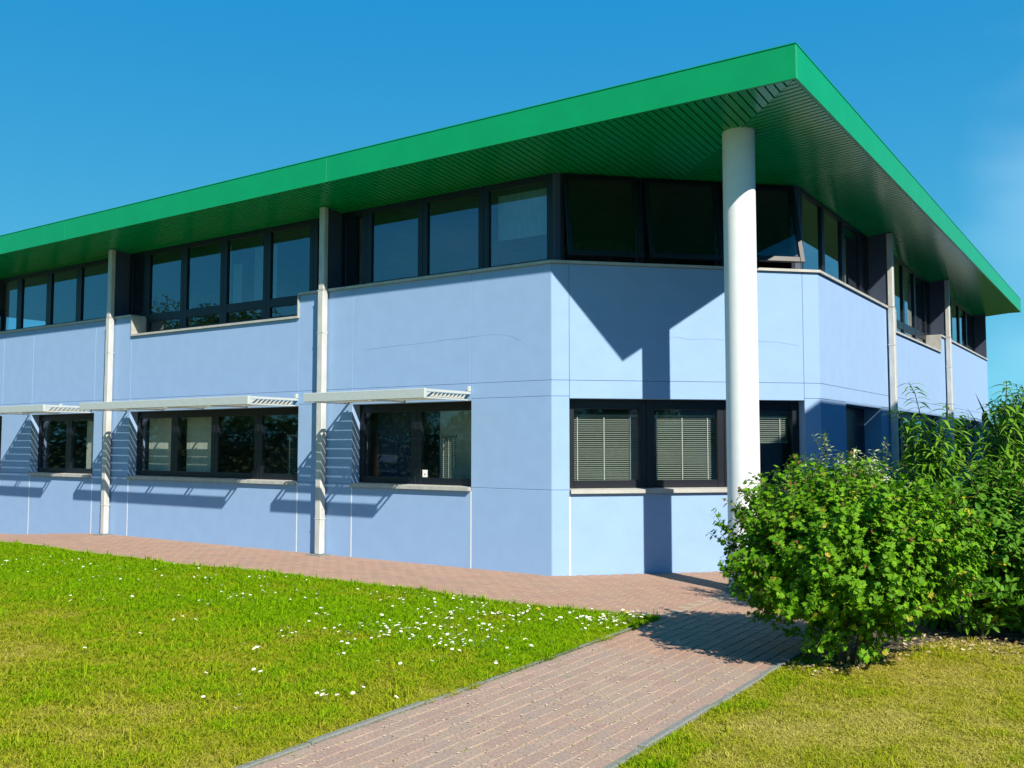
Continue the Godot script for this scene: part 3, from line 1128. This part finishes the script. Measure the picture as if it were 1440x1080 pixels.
func aim(dir: Vector3, up: Vector3, size: float) -> Basis:
	var z := dir.normalized()
	var x := up.cross(z)
	if x.length() < 0.05:
		x = Vector3.RIGHT.cross(z)
	x = x.normalized()
	return Basis(x, z.cross(x).normalized(), z) * Basis.from_scale(Vector3.ONE * size)


func rand_dir() -> Vector3:
	var y := rng.randf_range(-1, 1)
	var a := rng.randf() * TAU
	var r := sqrt(1.0 - y * y)
	return Vector3(r * cos(a), y, r * sin(a))


func round_bush(called: String, label: String, sd: int, base: Vector3, centre: Vector3, rad: Vector3, twigs: int, per: int, mesh: Mesh, size: Vector2, c0: Color, c1: Color, odd: Color, odd_share: float, lump := 0.22, stems := 9, heads := 0) -> Node3D:
	rng.seed = sd
	var no := FastNoiseLite.new()
	no.seed = sd
	no.frequency = 1.1
	var root := hold(called, self, base)
	tag(root, label, "shrub", "shrubs in the bed")
	var wood := MB.new()
	var xf := []
	var cl := []
	var ends := []
	for i in stems:
		var a := TAU * (i + rng.randf_range(-0.3, 0.3)) / stems
		var o := Vector3(cos(a), 0, sin(a))
		var e := centre - base + o * rad * rng.randf_range(0.45, 0.7) + Vector3.UP * rad.y * rng.randf_range(-0.2, 0.5)
		var st := o * rng.randf_range(0.03, 0.12)
		var mid := st.lerp(e, 0.5) + Vector3.UP * 0.08 - o * 0.05
		wood.tube([st - Vector3.UP * 0.05, st.lerp(mid, 0.5), mid, e], [0.015, 0.013, 0.010, 0.005], 6)
	var seeds := []
	for i in twigs:
		var d := rand_dir()
		var rr := (0.45 + 0.55 * pow(rng.randf(), 0.45)) * (1.0 + lump * no.get_noise_3dv(d * 1.6) * 2.0)
		var e := centre - base + d * rad * rr
		if e.y < 0.08:
			e.y = 0.08 + rng.randf() * 0.3
		if e.y < 0.22 and Vector2(e.x, e.z).length() < 0.22:
			continue
		if e.y < 0.42 and Vector2(e.x, e.z).length() > 0.38 and rng.randf() < 0.85:
			continue
		var dirn := (d + Vector3.UP * 0.5 + rand_dir() * 0.35).normalized()
		var len := rng.randf_range(0.18, 0.36)
		var s := e - dirn * len + rand_dir() * 0.03
		wood.tube([s, s.lerp(e, 0.5) + rand_dir() * 0.015, e], [0.005, 0.004, 0.002], 3)
		for k in per:
			var t := (k + rng.randf()) / per
			var p := s.lerp(e, t)
			var side := rand_dir()
			side = (side - dirn * side.dot(dirn) * 0.6 + Vector3.UP * 0.1).normalized()
			var up := (Vector3.UP * 0.9 + d * 0.8 + rand_dir() * 0.75).normalized()
			var sz := rng.randf_range(size.x, size.y)
			xf.append(Transform3D(aim(side, up, sz), p + side * 0.012))
			var c := mix3(c0, c1, rng.randf())     # leaves differ at random, wherever they grow
			if rng.randf() < odd_share:
				c = odd
			cl.append(c)
		if i < heads * 3 and d.y > -0.3 and rng.randf() < 0.4:
			seeds.append(e)
	put(wood, "stems", M.stem, root)
	var o2 := scatter("foliage", root, mesh, xf, cl)
	tag(o2, "", "", "", "stuff")
	if heads > 0:
		var b := MB.new()
		for k in 5:
			var d := rand_dir() * 0.5
			b.tube([d + Vector3(0, -0.4, 0), d, d + Vector3(0, 0.4, 0)], [0.1, 0.42, 0.05], 5)
		var sx := []
		var sc := []
		for e: Vector3 in seeds:
			sx.append(Transform3D(Basis.from_scale(Vector3.ONE * rng.randf_range(0.014, 0.026)), e + rand_dir() * 0.01))
			sc.append(mix3(Color(0.13, 0.05, 0.012), Color(0.22, 0.10, 0.025), rng.randf()))
		tag(scatter("seed_heads", root, b.mesh(M.dry), sx, sc), "small reddish brown spent flower heads", "", "", "stuff")
	return root


func arching_shrub(label: String, sd: int, base: Vector3, stems: Array, mesh: Mesh, size: Vector2, c0: Color, c1: Color) -> void:
	# long upright stems with pairs of narrow drooping leaves
	rng.seed = sd
	var root := hold("arching_shrub", self, base)
	tag(root, label, "shrub", "shrubs in the bed")
	var wood := MB.new()
	var xf := []
	var cl := []
	for q: Array in stems:
		var tip: Vector3 = Vector3(q[0], q[1], q[2])
		var lean := Vector3(tip.x, 0, tip.z)
		var pts := []
		var rad := []
		var n := 8
		for i in n + 1:
			var t := float(i) / n
			pts.append(lean * t * t + Vector3.UP * tip.y * (1.0 - pow(1.0 - t, 1.5)) + Vector3(rng.randf_range(-1, 1), 0, rng.randf_range(-1, 1)) * 0.02)
			rad.append(lerpf(0.011, 0.003, t))
		pts[0] = Vector3(rng.randf_range(-0.1, 0.1), -0.03, rng.randf_range(-0.1, 0.1))
		wood.tube(pts, rad, 5)
		var len := tip.y
		var pairs := int(len / 0.075)
		var turn := rng.randf() * TAU
		for k in pairs:
			var t := lerpf(0.05, 1.0, float(k) / pairs)
			var fi := t * n
			var i0 := mini(int(fi), n - 1)
			var p: Vector3 = pts[i0].lerp(pts[i0 + 1], fi - i0)
			turn += PI / 2 + rng.randf_range(-0.3, 0.3)
			for s in 2:
				var a := turn + PI * s
				var rise := lerpf(0.15, 0.9, pow(t, 3.0))
				var d := Vector3(cos(a), rise + rng.randf_range(-0.2, 0.2), sin(a))
				var sz := rng.randf_range(size.x, size.y) * lerpf(1.0, 0.6, pow(t, 4.0))
				xf.append(Transform3D(aim(d, Vector3.UP + rand_dir() * 0.25, sz), p))
				cl.append(mix3(c0, c1, rng.randf()))
			if rng.randf() < 0.35 and t < 0.8:    # a short side shoot
				var a2 := rng.randf() * TAU
				var sd2 := Vector3(cos(a2), 0.7, sin(a2)).normalized()
				for j in 4:
					for s in 2:
						var a3 := a2 + PI * s + j * 1.4
						xf.append(Transform3D(aim(Vector3(cos(a3), 0.3, sin(a3)), Vector3.UP + rand_dir() * 0.3, rng.randf_range(size.x, size.y) * 0.75), p + sd2 * 0.05 * (j + 1)))
						cl.append(mix3(c0, c1, rng.randf()))
	put(wood, "stems", M.stem, root)
	tag(scatter("foliage", root, mesh, xf, cl), "", "", "", "stuff")


func build_shrubs() -> void:
	var lobed := leaf_lobed()
	var lance := leaf_long(0.10, 0.8)
	var oval := leaf_long(0.24, 0.15)
	round_bush("lobed_leaf_bush", "rounded bright green bush with small lobed leaves beside the brick path", 51, Vector3(4.42, 0, 2.76), Vector3(4.36, 0.82, 2.68), Vector3(0.96, 0.79, 0.93), 1900, 19, lobed, Vector2(0.034, 0.058),
		Color(0.065, 0.195, 0.004), Color(0.165, 0.350, 0.008), Color(0.34, 0.33, 0.03), 0.035, 0.2, 10, 110)
	round_bush("silver_leaf_shrub", "pale silver-leaved shrub rising behind the rounded bright green bush", 52, Vector3(4.15, 0, 0.98), Vector3(4.02, 1.05, 0.95), Vector3(0.66, 0.72, 0.4), 420, 16, oval, Vector2(0.035, 0.06),
		Color(0.26, 0.34, 0.15), Color(0.48, 0.54, 0.32), Color(0.6, 0.62, 0.42), 0.15, 0.25, 7)
	round_bush("broad_leaf_shrub", "dense broad-leaved green shrub with a few yellow leaves over bare soil", 53, Vector3(5.12, 0, 1.0), Vector3(5.2, 0.74, 1.0), Vector3(0.80, 0.80, 0.60), 1000, 14, oval, Vector2(0.05, 0.095),
		Color(0.05, 0.17, 0.008), Color(0.13, 0.29, 0.02), Color(0.65, 0.50, 0.02), 0.025, 0.25, 8)
	round_bush("broad_leaf_shrub", "dark broad-leaved shrub standing beyond the yellow-flecked one", 54, Vector3(6.05, 0, 0.9), Vector3(6.0, 0.74, 0.95), Vector3(0.75, 0.8, 0.6), 700, 14, oval, Vector2(0.05, 0.09),
		Color(0.04, 0.14, 0.01), Color(0.10, 0.24, 0.02), Color(0.3, 0.3, 0.02), 0.01, 0.25, 8)
	rng.seed = 91
	var a := []
	for k in 22:
		var w0 := TAU * k / 22.0 * 5.0
		var out := rng.randf_range(0.15, 0.62)
		a.append([cos(w0) * out, rng.randf_range(1.9, 2.15) - out * 1.1, sin(w0) * out])
	a.append_array([[-0.12, 2.27, 0.3], [-0.36, 2.05, 0.1], [0.16, 2.08, 0.1]])
	arching_shrub("tall arching shrub with long narrow drooping leaves before the downpipe", 61, Vector3(4.72, 0, 0.75), a, lance, Vector2(0.15, 0.23), Color(0.07, 0.19, 0.008), Color(0.17, 0.34, 0.025))
	a = []
	for k in 22:
		var w0 := TAU * k / 22.0 * 5.0
		var out := rng.randf_range(0.15, 0.7)
		a.append([cos(w0) * out, rng.randf_range(1.85, 2.1) - out * 1.0, sin(w0) * out])
	a.append_array([[-0.1, 2.08, 0.1], [0.06, 2.28, 0.2], [0.22, 2.2, 0.1], [-0.34, 1.98, 0.0]])
	arching_shrub("tall arching shrub with long narrow leaves beside the wooden stake", 62, Vector3(5.28, 0, 0.42), a, lance, Vector2(0.15, 0.24), Color(0.07, 0.19, 0.008), Color(0.18, 0.35, 0.03))
	# spiky sword-leaved plant
	rng.seed = 70
	var y := hold("sword_leaf_plant", self, Vector3(5.22, 0, -0.35))
	tag(y, "spiky plant with stiff dark sword-shaped leaves among the shrubs", "plant")
	var tr := MB.new()
	tr.tube([Vector3(0, -0.05, 0), Vector3(0.02, 0.7, 0), Vector3(0.0, 1.5, 0)], [0.05, 0.04, 0.035], 8)
	put(tr, "stem", M.bark, y)
	for k in 18:
		var az := 2.4 * k
		var rise := lerpf(0.35, 2.6, fmod(k * 0.618, 1.0))
		var d := Vector3(cos(az), rise, sin(az)).normalized()
		var sd := d.cross(Vector3.UP).normalized()
		var nn := sd.cross(d).normalized()
		var m := MB.new()
		var p := Vector3(0, 1.32 + 0.012 * k, 0)
		var l := rng.randf_range(0.65, 0.9)
		var w := 0.026
		for sgn: float in [-1.0, 1.0]:
			m.quad(p, p + sd * sgn * w * 0.7 + nn * 0.006, p + d * l * 0.5 + sd * sgn * w + nn * 0.010, p + d * l * 0.5, nn)
			m.tri(p + d * l * 0.5, p + d * l * 0.5 + sd * sgn * w + nn * 0.010, p + d * l, nn)
		m.col = Color(0.03, 0.075, 0.045)
		for i in m.c.size():
			m.c[i] = m.col
		put(m, "sword_leaf", M.leaf, y, true)
	# wooden stake
	var sk := hold("wooden_stake", self, Vector3(5.02, 0, -0.45))
	tag(sk, "rough pale wooden stake standing upright among the arching shrubs", "stake")
	var w := MB.new()
	w.tube([Vector3(0, -0.1, 0), Vector3(0.006, 1.0, 0), Vector3(0.0, 2.02, 0.01)], [0.03, 0.029, 0.027], 9, true)
	put(w, "post", M.wood, sk)
	w = MB.new()
	w.tube([Vector3(0, 1.93, 0.01), Vector3(0, 1.99, 0.01)], [0.032, 0.032], 9, true)
	put(w, "tie_band", M.dark, sk)
	# litter on the bed and on the paving under the bush
	rng.seed = 88
	var chip := MB.new()
	chip.quad(Vector3(-0.5, 0.1, -0.3), Vector3(0.5, 0.0, -0.35), Vector3(0.45, 0.15, 0.35), Vector3(-0.4, 0.0, 0.3), Vector3.UP)
	chip.tri(Vector3(0.45, 0.15, 0.35), Vector3(0.5, 0.0, -0.35), Vector3(0.9, 0.05, 0.05), Vector3.UP)
	var xf := []
	var cl := []
	for i in 2200:
		var x := rng.randf_range(4.06, 7.5)
		var z := bed_edge(x) - 1.3 * pow(rng.randf(), 1.4) + 0.3
		if z > bed_edge(x) + 0.35 * rng.randf():
			continue
		var b := Basis.from_euler(Vector3(rng.randf_range(-0.5, 0.5), rng.randf() * TAU, rng.randf_range(-0.5, 0.5))) * Basis.from_scale(Vector3.ONE * rng.randf_range(0.012, 0.034))
		xf.append(Transform3D(b, Vector3(x, -0.008 + rng.randf() * 0.02, z)))
		cl.append(mix3(Color(0.40, 0.33, 0.16), Color(0.20, 0.12, 0.05), rng.randf()) if rng.randf() < 0.9 else Color(0.55, 0.50, 0.36))
	tag(scatter("leaf_litter", self, chip.mesh(M.dry), xf, cl), "pale dry leaves and chips littering the soil under the shrubs", "litter", "", "stuff")


func path_specks() -> void:
	# sand, moss crumbs and grass clippings lying on the pavers
	rng.seed = 313
	var chip := MB.new()
	chip.quad(Vector3(-0.5, 0.1, -0.3), Vector3(0.5, 0.05, -0.35), Vector3(0.45, 0.12, 0.35), Vector3(-0.4, 0.05, 0.3), Vector3.UP)
	var xf := []
	var cl := []
	for i in 5200:
		var x := rng.randf_range(2.45, 3.97)
		var z := 0.8 + 7.0 * rng.randf()
		if rng.randf() < 0.75:     # most of it has gathered in the joints
			x = 2.44 + 0.1105 * roundf((x - 2.44) / 0.1105) + rng.randf_range(-0.012, 0.012)
		var b := Basis.from_euler(Vector3(0, rng.randf() * TAU, 0)) * Basis.from_scale(Vector3(1, 1, 1) * (0.004 + 0.014 * pow(rng.randf(), 3.0)))
		xf.append(Transform3D(b, Vector3(x, 0.0035, z)))
		var k := rng.randf()
		cl.append(Color(0.62, 0.55, 0.36) if k < 0.5 else (Color(0.30, 0.33, 0.06) if k < 0.75 else Color(0.22, 0.16, 0.12)))
	tag(scatter("path_specks", self, chip.mesh(M.dry), xf, cl), "sandy crumbs, moss and clippings lying in the joints of the path", "litter", "", "stuff")


func tree(label: String, group: String, sd: int, at: Vector3, h: float, r: float, n: int, c0: Color, c1: Color) -> void:
	rng.seed = sd
	var t := hold("tree", self, at)
	tag(t, label, "tree", group)
	var w := MB.new()
	w.tube([Vector3(0, -0.2, 0), Vector3(0.05, h * 0.3, 0), Vector3(0, h * 0.75, 0.1)], [h * 0.03, h * 0.022, h * 0.008], 9)
	var clumps := []
	for k in 26:
		var d := rand_dir()
		var e := Vector3(0, h * 0.62, 0) + Vector3(d.x * r, d.y * h * 0.36, d.z * r) * rng.randf_range(0.5, 0.95)
		clumps.append(e)
		if k < 12:
			w.tube([Vector3(0, h * rng.randf_range(0.25, 0.55), 0), e * 0.5 + Vector3(0, h * 0.25, 0), e], [h * 0.01, h * 0.006, h * 0.002], 5)
	put(w, "trunk", M.bark, t)
	var lf := leaf_long(0.3, 0.2)
	var xf := []
	var cl := []
	for i in n:
		var c: Vector3 = clumps[rng.randi_range(0, clumps.size() - 1)]
		var p := c + rand_dir() * r * 0.36 * pow(rng.randf(), 0.5)
		xf.append(Transform3D(aim(rand_dir(), rand_dir() + Vector3.UP, rng.randf_range(0.09, 0.17)), p))
		cl.append(mix3(c0, c1, rng.randf()))
	tag(scatter("crown", t, lf, xf, cl), "", "", "", "stuff")


func hedge(label: String, sd: int, a: Vector3, b: Vector3, h: float) -> void:
	rng.seed = sd
	var t := hold("hedge", self, a)
	tag(t, label, "hedge")
	var w := MB.new()
	var len := a.distance_to(b)
	var n := int(len / 1.2)
	for k in n:
		var p := (b - a) * (k + 0.5) / n + Vector3(rng.randf_range(-0.2, 0.2), 0, rng.randf_range(-0.2, 0.2))
		w.tube([p - Vector3.UP * 0.2, p + Vector3(0.05, h * 0.85, 0)], [0.05, 0.015], 5)
	put(w, "stems", M.bark, t)
	var lf := leaf_long(0.32, 0.2)
	var xf := []
	var cl := []
	var dir := (b - a).normalized()
	var side := Vector3(-dir.z, 0, dir.x)
	for i in int(len * h * 240):
		var s := rng.randf() * len
		var top := h * (0.88 + 0.12 * sin(s * 1.7) * sin(s * 0.6 + 1.0))
		var p := dir * s + Vector3.UP * top * rng.randf() + side * rng.randf_range(-0.6, 0.6)
		xf.append(Transform3D(aim(rand_dir(), rand_dir() + Vector3.UP, rng.randf_range(0.14, 0.26)), p))
		cl.append(mix3(Color(0.03, 0.08, 0.008), Color(0.08, 0.17, 0.02), rng.randf()))
	tag(scatter("foliage", t, lf, xf, cl), "", "", "", "stuff")


func build_far() -> void:
	var g0 := Color(0.03, 0.08, 0.012)
	var g1 := Color(0.075, 0.15, 0.025)
	tree("small leafy tree beyond the far end of the office", "trees beyond the office", 201, Vector3(1.4, 0, -46), 4.6, 2.0, 6000, g0, g1)
	tree("bushy low tree showing between the shrubs and the sky", "trees beyond the office", 202, Vector3(4.6, 0, -40), 4.0, 1.9, 6000, g0, g1)
	tree("broad dark tree farther off beyond the office court", "trees beyond the office", 203, Vector3(7.5, 0, -52), 5.5, 2.8, 7000, g0, g1)
	# trees and hedges across the lawn, which the windows mirror
	tree("leafy tree standing close before the tall hedge across the lawn", "trees across the lawn", 211, Vector3(-27.5, 0, 15.5), 9.0, 2.6, 14000, g0, g1)
	tree("tall leafy tree rising behind the tall hedge across the lawn", "trees across the lawn", 212, Vector3(-34.0, 0, 18.0), 9.5, 3.0, 14000, g0, g1)
	tree("tallest leafy tree well beyond the hedge across the lawn", "trees across the lawn", 213, Vector3(-39.0, 0, 25.0), 10.5, 3.2, 14000, g0, g1)
	tree("low spreading tree before the hedge across the lawn", "trees across the lawn", 214, Vector3(-21.0, 0, 19.0), 7.0, 2.8, 14000, g0, g1)
	tree("leafy tree behind the brick path, mirrored in the chamfered windows", "trees across the lawn", 215, Vector3(20.0, 0, 10.0), 5.0, 2.6, 14000, g0, g1)
	hedge("tall clipped hedge across the lawn, mirrored in the ground-floor windows", 221, Vector3(-46, 0, 12), Vector3(-8, 0, 34), 3.4)
	hedge("long green hedge closing the far end of the office court", 222, Vector3(-3, 0, -40), Vector3(24, 0, -36), 3.1)
	hedge("garden hedge running off behind the brick path", 223, Vector3(22, 0, 14), Vector3(24, 0, 3), 2.6)


# ---------------------------------------------------------------- the scene
func _ready() -> void:
	# camera
	var cam := Camera3D.new()
	cam.name = "camera"
	cam.fov = 44.87
	cam.near = 0.05
	cam.far = 1500.0
	add_child(cam)
	cam.position = Vector3(6.401, 1.70, 10.307)
	cam.rotation = Vector3(0.064, 0.5981, 0.0)
	cam.current = true
	# sky
	var env := Environment.new()
	env.background_mode = Environment.BG_SKY
	var sm := ProceduralSkyMaterial.new()
	sm.sky_top_color = lin(0.002, 0.154, 0.383)
	sm.sky_horizon_color = lin(0.105, 0.415, 0.535)
	sm.sky_curve = 0.15
	sm.ground_bottom_color = lin(0.06, 0.09, 0.03)
	sm.ground_horizon_color = lin(0.10, 0.22, 0.20)
	sm.sun_angle_max = 4.0
	sm.sky_cover = cirrus()
	var sky := Sky.new()
	sky.sky_material = sm
	env.sky = sky
	env.tonemap_mode = Environment.TONE_MAPPER_LINEAR
	env.tonemap_exposure = 1.65
	env.sdfgi_enabled = true
	env.ssao_enabled = true
	env.ssil_enabled = true
	var we := WorldEnvironment.new()
	we.name = "world_environment"
	we.environment = env
	add_child(we)
	# sun
	var sun := DirectionalLight3D.new()
	sun.name = "sun"
	sun.light_energy = 1.6
	sun.light_color = Color(1.0, 0.965, 0.90)
	sun.light_angular_distance = 0.53
	sun.shadow_enabled = true
	add_child(sun)
	sun.look_at_from_position(Vector3.ZERO, Vector3(-1.0, -0.940, -0.553), Vector3.UP)
	FL = frame(Vector3.ZERO, Vector3.LEFT, Vector3.BACK)
	FC = frame(Vector3.ZERO, Vector3(S, 0, -S), Vector3(S, 0, S))
	FR = frame(Vector3(CH, 0, -CH), Vector3.FORWARD, Vector3.RIGHT)
	make_materials()
	build_ground()
	build_office()
	build_neighbour()
	build_far()
	build_shrubs()
	path_specks()
	build_grass()
	build_daisies()


func cirrus() -> ImageTexture:
	# thin high cloud streaks, laid all round the sky
	var a := FastNoiseLite.new()
	a.seed = 8
	a.frequency = 0.006
	a.fractal_octaves = 5
	var img := Image.create(1024, 512, false, Image.FORMAT_RGBA8)
	for y in 512:
		for x in 1024:
			var w := TAU * x / 1024.0
			var n := a.get_noise_3d(cos(w) * 150.0, y * 2.2, sin(w) * 150.0)
			var k := smoothstep(0.16, 0.62, n) * 0.5
			img.set_pixel(x, y, Color(1, 1, 1, k * 0.2))
	return ImageTexture.create_from_image(img)
